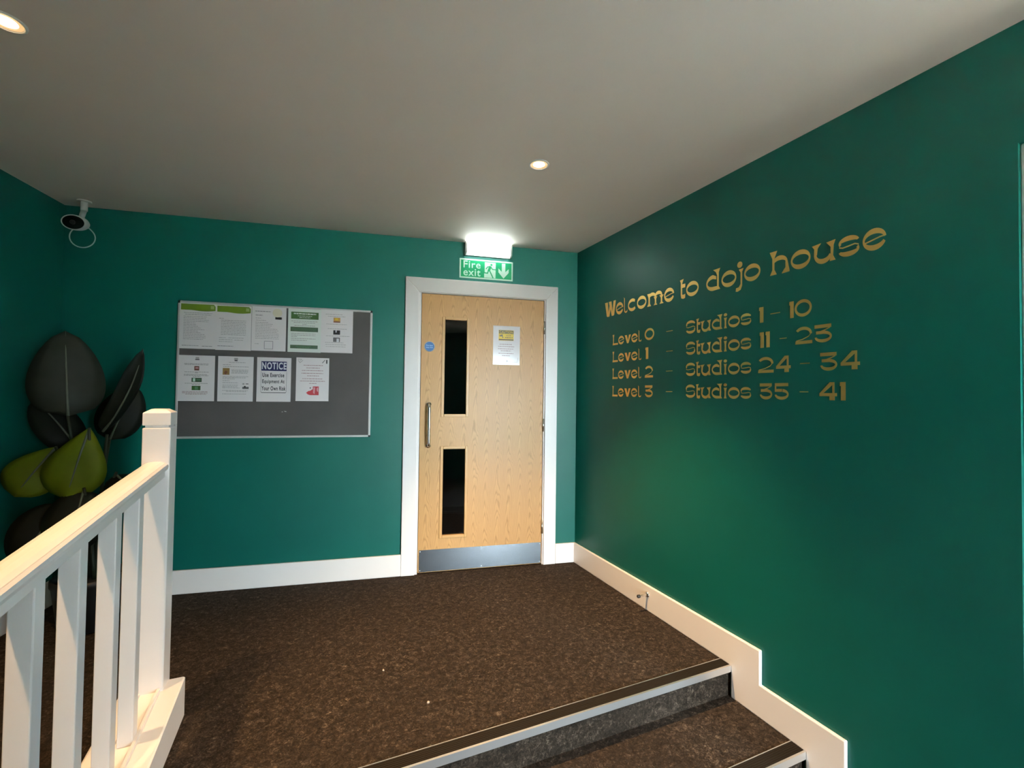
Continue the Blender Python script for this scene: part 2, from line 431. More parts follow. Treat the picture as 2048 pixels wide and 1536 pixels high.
for z in (.925, 1.227):
    mb = MB(); mb.lathe([(0.0001, -0.004), (0.0165, -0.004), (0.0175, 0.0)], 20, lambda x, y, h, z=z: (hx + x, h, z + y)); mb.build('handle_rose', 'chrome', pull)
for zc in (1.829, 1.072, 0.288):
    mb = MB(); mb.tube([(dx(0.2745), -0.0085, zc - .05), (dx(0.2745), -0.0085, zc + .05)], 0.0065, 10)
    mb.box(dx(0.2805), dx(0.269), -0.004, -0.0005, zc - .05, zc + .05)
    mb.build('hinge', 'chrome', door)

# ---------------------------------------------------------------- windows
def window(name, loc, rz, W, z0, z1, mull, label):
    root = struct(empty(name, loc, rz), label, 'window'); f = 0.055
    def bar(a0, a1, c0, c1, nm): MB().box(a0, a1, 0.014, 0.075, c0, c1).build(nm, 'white', root, 0.004)
    bar(0, f, z0, z1, 'frame_jamb'); bar(W - f, W, z0, z1, 'frame_jamb'); bar(f, W - f, z1 - f, z1, 'frame_head'); bar(f, W - f, z0, z0 + f, 'frame_sill')
    xs = [f] + [W * k / mull for k in range(1, mull)] + [W - f]
    for x in xs[1:-1]: bar(x - f / 2, x + f / 2, z0 + f, z1 - f, 'mullion')
    for k in range(mull):
        a = xs[k] + (f / 2 if k else 0); b = xs[k + 1] - (f / 2 if k < mull - 1 else 0)
        MB().box(a, b, 0.04, 0.046, z0 + f, z1 - f).build('glass_pane', 'glass', root)
    return root
# glazed entrance in the right wall: local x runs towards the viewer, local y outwards
window('window_1', (0.0, -2.465, 0), -math.pi / 2, 0.89, LOW, 2.08, 1, 'tall window at the right edge letting in daylight')
window('window_2', (-0.03, YF - 0.02, 0), math.pi, 0.81, LOW, 2.00, 1, 'glazed entrance behind the viewer')
mb = MB(); mb.box(-30, 30, -40, 30, LOW - 0.25, LOW - 0.14)
M['paving'] = paint('paving', (0.48, 0.455, 0.42), 0.8)
struct(mb.build('ground', 'paving'), 'grey paving outside the glazed entrance', 'ground')
# unseen porch added to cut sideways daylight, and a wall added to dim window_1
M['render'] = paint('brown_render', (0.20, 0.18, 0.16), 0.8); M['sky_block'] = paint('teal_cladding', (0.05, 0.13, 0.20), 0.6)
PD = YF - 0.14 - 1.9
mb = MB(); mb.box(-1.20, -1.00, PD, YF - 0.14, LOW - .14, 2.5); mb.box(0.36, 0.56, PD, YF - 0.14, LOW - .14, 2.5); mb.box(-1.20, 0.56, PD, YF - 0.14, 2.2, 2.6)
struct(mb.build('wall_porch_baffle', 'render'), 'unseen porch walls added outside the entrance to cut sideways daylight', 'wall')
mb = MB(); mb.box(1.1, 1.4, -5.6, 5, LOW - .14, 9.0)
struct(mb.build('wall_sky_block', 'sky_block'), 'teal clad wall added outside the window to dim its daylight', 'wall')

# ================================================================ THINGS
# ---- stair nosings
def nosing(y, z, label):
    root = empty('stair_nosing', (0, y, z)); tag(root, label, 'stair nosing', 'metal edged stair nosings')
    x0, x1 = -2.355, -BT - .001
    mb = MB(); mb.prism([(0.0, 0.004), (0.0, -0.027), (0.003, -0.029), (0.003, 0.0), (0.009, 0.0), (0.009, 0.004)], x0, x1, lambda u, v, d: (d, u - 0.003, v))
    mb.build('metal_edge', 'alu', root)
    mb = MB(); mb.box(x0, x1, 0.006, 0.060, 0.0003, 0.0032)
    ins = mb.build('tread_insert', 'insert', root)
    mb = MB()
    for k in range(6): mb.box(x0, x1, 0.0095 + k * .0085, 0.0135 + k * .0085, 0.0028, 0.0044)
    mb.build('rib', 'insert', ins)['kind'] = 'stuff'
    mb = MB(); mb.box(x0, x1, 0.060, 0.0635, 0.0003, 0.0042); mb.build('back_edge', 'alu', root)
nosing(-1.4722, 0.0, 'metal edged nosing along the front of the landing')
nosing(-1.8383, -0.1507, 'metal edged nosing on the lower step at the bottom edge')

# ---- balustrade beside the ramp
XC = -2.462
def curb_top(y): return 0.150 + SL * (y + 0.863)
bal = empty('balustrade', (0, 0, 0)); tag(bal, 'white painted balustrade with square balusters beside the ramp', 'balustrade')
YE = -3.95
def raked(mb, prof, y0, y1, zf):      # profile (x, dz) swept along y with the ramp slope
    n = len(prof)
    vs = [(x, y0, zf(y0) + dz) for x, dz in prof] + [(x, y1, zf(y1) + dz) for x, dz in prof]
    return mb.add(vs, [tuple(range(n)), tuple(range(n, 2 * n))[::-1]] + [(i, n + i, n + (i + 1) % n, (i + 1) % n) for i in range(n)])
xr, xl = -2.360, -2.560
mb = MB(); raked(mb, [(xl, -0.46), (xr, -0.46), (xr, 0.0), (xr - .006, 0.004), (xl + .006, 0.004), (xl, 0.0)], -0.863, YE, curb_top)
mb.build('plinth', 'white', bal)
mb = MB()
raked(mb, [(-2.4265, 0.002), (-2.4265, 0.018), (-2.4355, 0.018), (-2.4355, 0.002)], -0.93, YE, curb_top)
mb.build('base_rail', 'white', bal); mb = MB(); raked(mb, [(-2.4885, 0.002), (-2.4885, 0.014), (-2.4975, 0.014), (-2.4975, 0.002)], -0.93, YE, curb_top)
mb.build('base_rail', 'white', bal)
def rail_z(y): return 1.022 + 0.0852 * (y + 0.95)
mb = MB()
prof = [(-.031, -.052), (.031, -.052), (.031, -.026), (.040, -.022), (.0425, -.012), (.040, -.003), (.034, 0.0015), (.0325, .0005), (.031, 0.003), (.018, .0075), (0, .009), (-.018, .0075), (-.031, 0.003), (-.0325, .0005), (-.034, 0.0015), (-.040, -.003), (-.0425, -.012), (-.040, -.022), (-.031, -.026)]
raked(mb, [(XC + x, z) for x, z in prof], -0.929, YE, rail_z)
mb.build('handrail', 'white', bal)
def newel(y0):
    zb = curb_top(y0); zt = 1.163 + SL * (y0 + 0.883)
    h = 0.045
    mb = MB(); mb.box(XC - h, XC + h, y0 - h, y0 + h, zb - 0.02, zt)
    nw = mb.build('newel_post', 'white', bal, 0.004)
    mb = MB(); k = h - 0.007
    mb.box(XC - k, XC + k, y0 - k, y0 + k, zt - 0.004, zt + 0.012)
    z1, z2, z3 = zt + 0.009, zt + 0.058, zt + 0.072; q = h - 0.021
    c = [(XC - h, y0 - h), (XC + h, y0 - h), (XC + h, y0 + h), (XC - h, y0 + h)]; c2 = [(XC - q, y0 - q), (XC + q, y0 - q), (XC + q, y0 + q), (XC - q, y0 + q)]
    mb.hexa([(x, y, z1) for x, y in c] + [(x, y, z2) for x, y in c]); mb.hexa([(x, y, z2) for x, y in c] + [(x, y, z3) for x, y in c2])
    mb.build('newel_cap', 'white', nw, 0.002)
newel(-0.883); newel(YE - 0.045)
ys = [-1.184, -1.378, -1.604, -1.807] + [-1.807 - .207 * k for k in range(1, 11)]
for y in ys:
    bw = 0.0435; x1 = -2.4365 + 0.001; x0 = x1 - bw
    yb = y + bw
    mb = MB(); mb.hexa([(x0, y, curb_top(y) + .004), (x1, y, curb_top(y) + .004), (x1, yb, curb_top(yb) + .004), (x0, yb, curb_top(yb) + .004), (x0, y, rail_z(y) - .05), (x1, y, rail_z(y) - .05), (x1, yb, rail_z(yb) - .05), (x0, yb, rail_z(yb) - .05)])
    mb.build('baluster', 'white', bal, 0.003)

# ---- ceiling downlights
def downlight(x, y, label, power, cone=84, blend=0.9):
    root = empty('ceiling_downlight', (x, y, HC)); tag(root, label, 'ceiling light', 'recessed ceiling downlights')
    mb = MB(); mb.lathe([(0.050, 0.0), (0.049, -0.004), (0.045, -0.0055), (0.041, -0.004), (0.040, 0.0)], 40); mb.build('bezel', 'white_plastic', root)
    mb = MB(); mb.lathe([(0.0405, -0.0015), (0.033, -0.0022), (0.0285, -0.0012)], 40); mb.build('glow_ring', 'lamp_glow', root)  # added glowing ring, imitates the lamp's glow inside the bezel
    mb = MB(); mb.lathe([(0.0295, -0.0005), (0.020, -0.002), (0.0001, -0.0025)], 32); mb.build('lamp_face', 'lamp', root)
    l = bpy.data.lights.new('lamp_beam', 'SPOT'); l.energy = power; l.color = WARM; l.spot_size = math.radians(cone); l.spot_blend = blend; l.shadow_soft_size = 0.022
    o = bpy.data.objects.new('lamp_beam', l); COL.objects.link(o); o.parent = root; o.location = (0, 0, -0.032)
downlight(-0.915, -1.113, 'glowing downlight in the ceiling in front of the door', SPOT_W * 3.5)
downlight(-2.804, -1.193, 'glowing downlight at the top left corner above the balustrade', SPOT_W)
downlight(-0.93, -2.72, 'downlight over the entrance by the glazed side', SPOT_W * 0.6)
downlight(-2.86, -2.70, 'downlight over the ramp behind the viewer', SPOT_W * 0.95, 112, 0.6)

# ---- emergency light over the door
em = empty('emergency_light', B(0.729, 2.392), RZ); tag(em, 'lit white emergency light box over the door at the ceiling', 'emergency light')
W2 = 0.178
mb = MB(); mb.box(-W2, W2, -0.018, -0.0005, -0.047, 0.048); mb.build('housing', 'white_plastic', em, 0.004)
mb = MB()
prof = [(-0.018, -0.045), (-0.048, -0.042), (-0.056, -0.034), (-0.058, 0.0), (-0.056, 0.036), (-0.048, 0.044), (-0.018, 0.046)]
mb.prism(prof, -W2 + .014, W2 - .014, lambda u, v, d: (d, u, v)); dif = mb.build('diffuser', 'diffuser', em)
mb = MB()
for k in range(12):
    x = -W2 + .03 + k * (2 * W2 - .06) / 11
    MB().box(x - .0018, x + .0018, -0.0605, -0.05, -0.034, 0.036).build('diffuser_rib', 'diffuser_rib', dif)
for sg in (-1, 1):
    mb = MB(); mb.prism([(a * 1.03, b * 1.03) for a, b in prof], sg * (W2 - .014), sg * W2, lambda u, v, d: (d, u, v)); mb.build('end_cap', 'white_plastic', em, 0.002)

# ---- fire exit sign
fs = empty('fire_exit_sign', B(0.737, 2.249), RZ); tag(fs, 'green fire exit sign with running figure and down arrow', 'sign')
SW, SH = 0.205, 0.0735
MB().box(-SW, SW, -0.003, -0.0003, -SH, SH).build('backing_board', 'sign_white', fs)
MB().quad(-SW + .0105, SW - .0105, -SH + .0105, SH - .0105, -0.0033).build('green_field', 'sign_green', fs)
yk = -0.0036
mb = MB(); text_into(mb, 'Fire', -0.176, -0.046, 0.004, 0.058, yk, 0.013); text_into(mb, 'exit', -0.176, -0.046, -0.055, -0.002, yk, 0.013); mb.build('lettering', 'sign_white', fs)
mb = MB(); mb.poly([(-0.014, 0.057), (0.070, 0.057), (0.070, -0.060), (-0.018, -0.060), (-0.018, -0.030), (-0.014, -0.026)], yk); mb.build('doorway_panel', 'sign_white', fs)
def stroke2(mb, pts, wd, y):
    for (ax, az), (bx, bz) in zip(pts, pts[1:]):
        d = Vector((bx - ax, bz - az)); 
        if d.length < 1e-6: continue
        d.normalize(); p = Vector((-d.y, d.x)) * wd / 2; e = d * wd * 0.3
        mb.poly([(ax - e.x - p.x, az - e.y - p.y), (bx + e.x - p.x, bz + e.y - p.y), (bx + e.x + p.x, bz + e.y + p.y), (ax - e.x + p.x, az - e.y + p.y)], y)
mb = MB(); ym = -0.0039
mb.poly([(0.037 + .0085 * math.cos(t), 0.040 + .0085 * math.sin(t)) for t in [2 * math.pi * k / 18 for k in range(18)]], ym)
stroke2(mb, [(0.028, 0.024), (0.018, -0.004)], 0.019, ym)
stroke2(mb, [(0.028, 0.026), (0.008, 0.022), (-0.004, 0.006)], 0.007, ym - .0001)
stroke2(mb, [(0.032, 0.024), (0.046, 0.006), (0.068, 0.005)], 0.007, ym - .0002)
stroke2(mb, [(0.016, 0.0), (0.008, -0.026), (-0.018, -0.024)], 0.0085, ym - .0003)
stroke2(mb, [(0.022, -0.004), (0.038, -0.034), (0.050, -0.058)], 0.0085, ym - .0004)
mb.build('running_figure', 'sign_green', fs)
mb = MB(); mb.poly([(0.118, 0.057), (0.146, 0.057), (0.146, 0.002), (0.146, -0.008), (0.172, 0.018), (0.172, -0.012), (0.132, -0.058), (0.092, -0.012), (0.092, 0.018), (0.118, -0.008)], yk); mb.build('down_arrow', 'sign_white', fs)

# ---- fire door disc
fd = empty('door_sign_disc', B(1.153, 1.651, 0.0), RZ); tag(fd, 'small round blue fire door sign on the oak door', 'sign')
def disc(mb, r, y, n=32): return mb.poly([(r * math.cos(2 * math.pi * k / n), r * math.sin(2 * math.pi * k / n)) for k in range(n)], y)
mb = MB(); mb.lathe([(0.0001, -0.0016), (0.0385, -0.0016), (0.039, -0.0002)], 36, lambda x, y, h: (x, h, y)); mb.build('backing', 'alu_frame', fd)
mb = MB(); disc(mb, 0.034, -0.0019); mb.build('blue_face', 'ink_blue', fd)
mb = MB(); text_into(mb, 'Fire door', -0.025, 0.025, 0.003, 0.014, -0.0022, 0.02); text_into(mb, 'keep shut', -0.025, 0.025, -0.014, -0.002, -0.0022, 0.02); mb.build('lettering', 'ink_pale_blue', fd)

# ---- sheets of paper
def sheet(name, s_left, z_top, off, label, w_=0.210, h_=0.297, mat='paper', tilt=0.0, cat='notice', group='notices pinned to the board'):
    root = empty(name, B(s_left, z_top, off), RZ); root.rotation_euler = (0, tilt, RZ); tag(root, label, cat, group)
    mb = MB(); nx, nz = 4, 5; vs = []
    for j in range(nz + 1):
        for i in range(nx + 1):
            edge = (abs(i - nx / 2) / (nx / 2)) ** 2 * 0.0004 + (abs(j - nz / 2) / (nz / 2)) ** 2 * 0.0004
            vs.append((w_ * i / nx, -0.0006 - edge * 0.0, -h_ * j / nz))
    mb.add(vs, [(j * (nx + 1) + i, (j + 1) * (nx + 1) + i, (j + 1) * (nx + 1) + i + 1, j * (nx + 1) + i + 1) for j in range(nz) for i in range(nx)])
    mb.box(0, w_, -0.0005, -0.0001, -h_, 0)
    mb.build('paper_sheet', mat, root)
    return root
Y1, Y2, Y3 = -0.0009, -0.0012, -0.0015
def lines(root, rows, mat='ink_grey', h=0.0032, name='printed_text'):
    mb = MB()
    for x0, x1, z in rows: word_line(mb, x0, x1, -z, h, Y1)
    o = mb.build(name, mat, root); o['kind'] = 'stuff'
    return o
def patch(root, x0, x1, z0, z1, mat, name, y=Y1): return MB().quad(x0, x1, -z1, -z0, y).build(name, mat, root)
def curve_band(root, x0, x1, z0, z1, mat, name):
    n = 10; top = [(x0, -z0), (x1 - .01, -z0), (x1, -z0 - .012)]; bot = [(x1 - (x1 - x0) * k / n, -(z1 + 0.006 * math.sin(math.pi * min(1, k / n * 1.5)) * (1 if k < 7 else 0.3))) for k in range(n + 1)]
    return MB().poly((top + bot)[::-1], Y1).build(name, mat, root)

OB = 0.0222   # papers sit just proud of the board
for s0, lab, k in ((2.745, 'lime headed notice at the top left of the board', 0), (2.537, 'second lime headed notice along the top row of the board', 1)):
    p = sheet('notice_sheet', s0, 1.875 - .003 * k, OB, lab)
    hb = curve_band(p, 0.006, 0.204, 0.006, 0.046, 'ink_lime', 'header_band')
    MB().quad(0.176, 0.196, -0.036, -0.014, Y2).build('header_emblem', 'ink_lime_light', hb)
    if k == 0:
        lines(p, [(0.024, 0.185, 0.064), (0.03, 0.18, 0.075)], 'ink_grey', 0.004)
        lines(p, [(0.022, 0.030 + 0.15 * f, 0.088 + 0.0105 * i) for i, f in enumerate((0.85, .8, .9, .9, .4, .45, .5, .6, .75, .5, .6, .75, .8, .8, .7))], 'ink_grey', 0.0034)
        lines(p, [(0.016, 0.11, 0.277), (0.13, 0.19, 0.279)], 'ink_dark', 0.003)
    else:
        lines(p, [(0.018, 0.045, 0.088)] + [(0.030, 0.178, 0.100 + 0.0105 * i) for i in range(10)], 'ink_grey', 0.0036)
        lines(p, [(0.020, 0.06, 0.215), (0.075, 0.165, 0.215), (0.020, 0.1, 0.228), (0.11, 0.165, 0.229), (0.02, 0.1, 0.241)], 'ink_grey', 0.0034)
        lines(p, [(0.012, 0.105, 0.270)], 'ink_dark', 0.0034)
p = sheet('notice_sheet', 2.325, 1.875, OB, 'white notice with a small black box beside the lime headed ones')
lines(p, [(0.020, 0.115, 0.032), (0.022, 0.065, 0.058)], 'ink_dark', 0.004)
lines(p, [(0.022, 0.055, 0.078), (0.024, 0.085, 0.092)] + [(0.022, 0.03 + .14 * f, 0.106 + 0.0108 * i) for i, f in enumerate((.5, .7, .65, .6, .9, .95, .9, .98, .98, .95, .98))] + [(0.02, 0.045, 0.250)], 'ink_grey', 0.0034)
patch(p, 0.142, 0.182, 0.066, 0.082, 'ink_black', 'black_box')
mb = MB(); a0, a1, c0, c1, t = 0.078, 0.132, 0.230, 0.284, 0.0022
mb.quad(a0, a1, -c0 - t, -c0, Y1); mb.quad(a0, a1, -c1, -c1 + t, Y1); mb.quad(a0, a0 + t, -c1, -c0, Y1); mb.quad(a1 - t, a1, -c1, -c0, Y1); mb.build('square_outline', 'ink_dark', p)
mb = MB(); mb.lathe([(0.0001, 0), (0.018, 0.0008), (0.030, 0.0)], 14, lambda x, y, h: (0.155 + x, -0.001 - h, -0.038 + y * 1.0)); mb.build('glare_spot', 'glare_cream', p)  # pale disc painting a glare highlight on the sheet
p = sheet('notice_sheet', 2.103, 1.874, OB, 'pale notice with three dark green bands on the top row', mat='paper_green')
g = patch(p, 0.018, 0.192, 0.022, 0.070, 'ink_green', 'header_band'); patch(p, 0.016, 0.190, 0.125, 0.156, 'ink_dull_green', 'middle_band'); patch(p, 0.016, 0.190, 0.248, 0.272, 'ink_dull_green', 'bottom_band')
mb = MB(); word_line(mb, 0.034, 0.176, -0.034, 0.009, Y2); word_line(mb, 0.06, 0.15, -0.049, 0.004, Y2); word_line(mb, 0.07, 0.14, -0.060, 0.004, Y2); mb.build('band_text', 'ink_white', g)['kind'] = 'stuff'
mb = MB(); word_line(mb, 0.024, 0.180, -0.136, 0.003, Y2); word_line(mb, 0.024, 0.180, -0.146, 0.003, Y2); word_line(mb, 0.05, 0.15, -0.257, 0.003, Y2); word_line(mb, 0.06, 0.14, -0.264, 0.003, Y2); mb.build('band_text', 'ink_mid_green', p)['kind'] = 'stuff'
lines(p, [(0.02, 0.185, 0.085), (0.035, 0.17, 0.095), (0.09, 0.12, 0.106), (0.04, 0.17, 0.115), (0.02, 0.175, 0.170), (0.02, 0.175, 0.181), (0.02, 0.06, 0.191), (0.02, 0.175, 0.204), (0.022, 0.12, 0.216)], 'ink_grey', 0.0042)
p = sheet('notice_sheet', 1.896, 1.877, OB, 'white notice with three small pictures at the top right')
lines(p, [(0.03, 0.14, 0.030), (0.045, 0.16, 0.044), (0.035, 0.17, 0.098), (0.045, 0.17, 0.130), (0.035, 0.19, 0.180), (0.03, 0.15, 0.226), (0.032, 0.17, 0.240), (0.035, 0.165, 0.254)], 'ink_grey', 0.0034)
q = patch(p, 0.082, 0.126, 0.052, 0.086, 'ink_orange', 'picture'); patch(q, 0.082, 0.126, 0.078, 0.086, 'ink_brown', 'picture_base', Y2); patch(q, 0.092, 0.112, 0.056, 0.070, 'ink_yellow', 'picture_glow', Y2)
q = patch(p, 0.082, 0.126, 0.140, 0.170, 'ink_black', 'picture'); patch(q, 0.096, 0.104, 0.140, 0.156, 'ink_white', 'picture_detail', Y2)
q = patch(p, 0.082, 0.126, 0.190, 0.221, 'ink_dark', 'picture'); patch(q, 0.104, 0.120, 0.197, 0.221, 'ink_white', 'picture_detail', Y2)

p = sheet('notice_sheet', 2.746, 1.535, OB, 'notice with one red and two green pictures at the lower left')
patch(p, 0.096, 0.120, 0.024, 0.030, 'ink_black', 'letterhead'); patch(p, 0.098, 0.118, 0.012, 0.022, 'ink_grey', 'letterhead_mark')
lines(p, [(0.034, 0.175, 0.054), (0.036, 0.175, 0.061), (0.036, 0.175, 0.108), (0.095, 0.115, 0.114), (0.034, 0.17, 0.124), (0.034, 0.175, 0.131), (0.085, 0.13, 0.138), (0.04, 0.17, 0.182), (0.08, 0.13, 0.190)], 'ink_grey', 0.0042)
q = patch(p, 0.092, 0.120, 0.070, 0.098, 'ink_brown', 'picture'); patch(q, 0.098, 0.116, 0.078, 0.086, 'ink_pink', 'picture_detail', Y2)
q = patch(p, 0.078, 0.136, 0.146, 0.173, 'ink_dull_green', 'picture'); patch(q, 0.086, 0.099, 0.149, 0.170, 'sign_white', 'picture_detail', Y2); patch(q, 0.106, 0.130, 0.154, 0.163, 'ink_mid_green', 'picture_detail', Y2)
q = patch(p, 0.080, 0.130, 0.198, 0.226, 'ink_green', 'picture'); patch(q, 0.098, 0.116, 0.203, 0.222, 'ink_mid_green', 'picture_detail', Y2)
lines(p, [(0.026, 0.175, 0.236), (0.026, 0.175, 0.244), (0.045, 0.165, 0.252)], 'ink_pale_red', 0.0042)

p = sheet('notice_sheet', 2.518, 1.535, OB, 'notice with a square brown picture left of the blue headed one')
patch(p, 0.096, 0.114, 0.024, 0.031, 'ink_black', 'letterhead'); patch(p, 0.094, 0.116, 0.010, 0.023, 'ink_grey', 'letterhead_mark')
lines(p, [(0.062, 0.162, 0.040), (0.028, 0.074, 0.056), (0.03, 0.18, 0.068), (0.078, 0.178, 0.089), (0.08, 0.178, 0.096), (0.08, 0.178, 0.103), (0.078, 0.178, 0.110), (0.028, 0.18, 0.133), (0.028, 0.165, 0.141), (0.028, 0.10, 0.149), (0.028, 0.07, 0.161), (0.028, 0.12, 0.174), (0.028, 0.12, 0.190), (0.028, 0.12, 0.199), (0.028, 0.13, 0.208), (0.028, 0.18, 0.225), (0.05, 0.17, 0.232), (0.028, 0.17, 0.248)], 'ink_grey', 0.0036)
q = patch(p, 0.028, 0.068, 0.078, 0.122, 'ink_tan', 'picture'); mb = MB(); mb.poly([(0.036, -0.108), (0.046, -0.094), (0.058, -0.104), (0.050, -0.114), (0.048, -0.121), (0.042, -0.121)][::-1], Y2); mb.build('picture_detail', 'ink_brown', q)
q = patch(p, 0.146, 0.184, 0.200, 0.214, 'ink_dark', 'picture'); patch(q, 0.156, 0.166, 0.194, 0.206, 'ink_black', 'picture_detail', Y2)
patch(p, 0.146, 0.158, 0.176, 0.186, 'ink_grey', 'picture'); patch(p, 0.166, 0.182, 0.178, 0.183, 'ink_dark', 'picture')

p = sheet('notice_sheet', 2.287, 1.535, OB, 'blue headed notice about using exercise equipment at your own risk')
q = patch(p, 0.026, 0.182, 0.026, 0.090, 'ink_navy', 'header_band')
mb = MB(); text_into(mb, 'NOTICE', 0.030, 0.180, -0.080, -0.032, Y2, 0.03); mb.build('header_lettering', 'ink_white', q)
mb = MB(); text_into(mb, 'Use Exercise', 0.034, 0.168, -0.132, -0.104, Y1, 0.025); text_into(mb, 'Equipment At', 0.034, 0.170, -0.180, -0.148, Y1, 0.025); text_into(mb, 'Your Own Risk', 0.030, 0.178, -0.222, -0.193, Y1, 0.025); mb.build('lettering', 'ink_black', p)
mb = MB(); mb.quad(0.030, 0.178, -0.238, -0.2345, Y1); mb.quad(0.0255, 0.0268, -0.231, -0.095, Y1); mb.quad(0.1815, 0.1828, -0.231, -0.095, Y1)
mb.poly([(0.0255, -0.231), (0.0268, -0.231), (0.031, -0.2345), (0.030, -0.238)][::-1], Y1); mb.poly([(0.1828, -0.231), (0.178, -0.238), (0.177, -0.2345), (0.1815, -0.231)][::-1], Y1); mb.build('text_border', 'ink_black', p)

p = sheet('notice_sheet', 2.046, 1.541, OB, 'red printed notice at the right end of the lower row')
lines(p, [(0.046, 0.170, 0.052), (0.064, 0.152, 0.070), (0.036, 0.172, 0.088), (0.034, 0.172, 0.107), (0.070, 0.146, 0.124), (0.040, 0.170, 0.144), (0.026, 0.188, 0.160), (0.084, 0.134, 0.176)], 'ink_pale_red', 0.0052)
mb = MB(); mb.poly([(0.066, -0.240), (0.080, -0.228), (0.092, -0.226), (0.108, -0.214), (0.108, -0.196), (0.146, -0.196), (0.146, -0.256), (0.090, -0.256), (0.078, -0.252)][::-1], Y1); q = mb.build('picture', 'ink_red', p)
mb = MB(); mb.poly([(0.112, -0.200), (0.124, -0.204), (0.120, -0.250), (0.110, -0.240)][::-1], Y2); mb.poly([(0.132, -0.210), (0.142, -0.200), (0.143, -0.235), (0.134, -0.228)][::-1], Y2); mb.build('picture_detail', 'ink_pink', q)
mb = MB(); mb.poly([(0.092 + .0045 * math.cos(t), -0.207 + .005 * math.sin(t)) for t in [k * .7 for k in range(9)]], Y1); mb.build('picture_dot', 'ink_dark', p)
patch(p, 0.190, 0.198, 0.012, 0.038, 'ink_black', 'corner_mark'); mb = MB(); stroke2(mb, [(0.166, -0.034), (0.182, -0.014)], 0.004, Y1); mb.build('corner_mark', 'ink_dark', p)
mb = MB(); stroke2(mb, [(0.010, -0.012), (0.034, -0.012)], 0.003, Y1); stroke2(mb, [(0.012, -0.020), (0.024, -0.036), (0.042, -0.018)], 0.003, Y1 - .0001); stroke2(mb, [(0.022, -0.026), (0.032, -0.014)], 0.002, Y1 - .0002); mb.build('corner_mark', 'ink_grey', p)

# caution notice on the door
p = sheet('caution_notice', 0.678, 1.829, 0.0006, 'white notice with a yellow caution panel taped to the door', 0.210, 0.297, group='notice on the door')
q = patch(p, 0.042, 0.160, 0.032, 0.112, 'ink_yellow', 'caution_panel')
t_ = MB().quad(0.044, 0.158, -0.058, -0.034, Y2).build('black_band', 'ink_black', q)
mb = MB(); text_into(mb, 'CAUTION', 0.049, 0.153, -0.055, -0.037, Y3, 0.03); mb.build('caution_lettering', 'ink_yellow', q)
patch(q, 0.044, 0.158, 0.100, 0.109, 'ink_black', 'black_strip', Y2)
mb = MB(); mb.poly([(0.047, -0.076), (0.066, -0.066), (0.076, -0.068), (0.072, -0.078), (0.052, -0.082)][::-1], Y2); mb.poly([(0.066, -0.078), (0.072, -0.078), (0.080, -0.090), (0.072, -0.092)][::-1], Y2); word_line(mb, 0.100, 0.138, -0.073, 0.005, Y2); word_line(mb, 0.092, 0.152, -0.088, 0.006, Y2); mb.build('camera_symbol', 'ink_black', q)
lines(p, [(0.050, 0.150, 0.140), (0.040, 0.165, 0.157), (0.038, 0.160, 0.175), (0.060, 0.140, 0.190), (0.042, 0.160, 0.210), (0.070, 0.134, 0.227)], 'ink_pale_red', 0.0055)
mb = MB(); mb.quad(0.006, 0.2, -0.0046, -0.0036, Y1); mb.build('sleeve_edge', 'ink_grey', p); mb = MB(); stroke2(mb, [(0.02, -0.268), (0.11, -0.272), (0.19, -0.276), (0.196, -0.24)], 0.002, Y1); mb.poly([(0.104, -0.280), (0.118, -0.268), (0.106, -0.258)], Y2); mb.build('sleeve_crease', 'ink_grey', p)

# ---- notice board
nb = empty('notice_board', B(2.157, 1.4415), RZ); tag(nb, 'grey felt notice board in a thin metal frame', 'notice board')
bw, bh, fr = 0.601, 0.4465, 0.015
MB().box(-bw + .008, bw - .008, -0.0195, -0.002, -bh + .008, bh - .008).build('felt_panel', 'felt', nb)
for a0, a1, c0, c1 in ((-bw, -bw + fr, -bh + .012, bh - .016), (bw - fr, bw, -bh + .012, bh - .016), (-bw + .012, bw - .014, bh - fr, bh), (-bw + .012, bw - .014, -bh, -bh + fr)):
    MB().box(a0, a1, -0.0215, -0.001, c0, c1).build('frame_rail', 'alu_frame', nb, 0.003)
for sx in (-1, 1):
    for sz in (-1, 1):
        MB().box(sx * bw, sx * (bw - .013), -0.020, -0.001, sz * bh, sz * (bh - .013)).build('corner_piece', 'black', nb, 0.003)
for dx_, dz_ in ((0.030, -0.272), (0.046, -0.268), (0.052, -0.270)):
    MB().box(dx_ - .003, dx_ + .003, -0.0205, -0.0193, dz_ - .0012, dz_ + .0012).build('staple', 'alu', nb)

# ---- door stop on the right skirting
ds = empty('door_stop', (-BT, -0.868, 0.098)); tag(ds, 'small chrome door stop with rubber tip on the right skirting', 'door stop')
ax = lambda x, y, h: (-h, x, y)
mb = MB(); mb.lathe([(0.0001, 0.0), (0.0165, 0.0), (0.0165, 0.003), (0.010, 0.007), (0.0065, 0.010)], 24, ax); mb.build('flange', 'chrome', ds)
mb = MB(); mb.lathe([(0.0065, 0.008), (0.0065, 0.060)], 16, ax); mb.build('rod', 'chrome', ds)
mb = MB(); mb.lathe([(0.0065, 0.056), (0.0095, 0.058), (0.0100, 0.070), (0.008, 0.074), (0.0001, 0.0745)], 20, ax); mb.build('rubber_tip', 'rubber', ds)

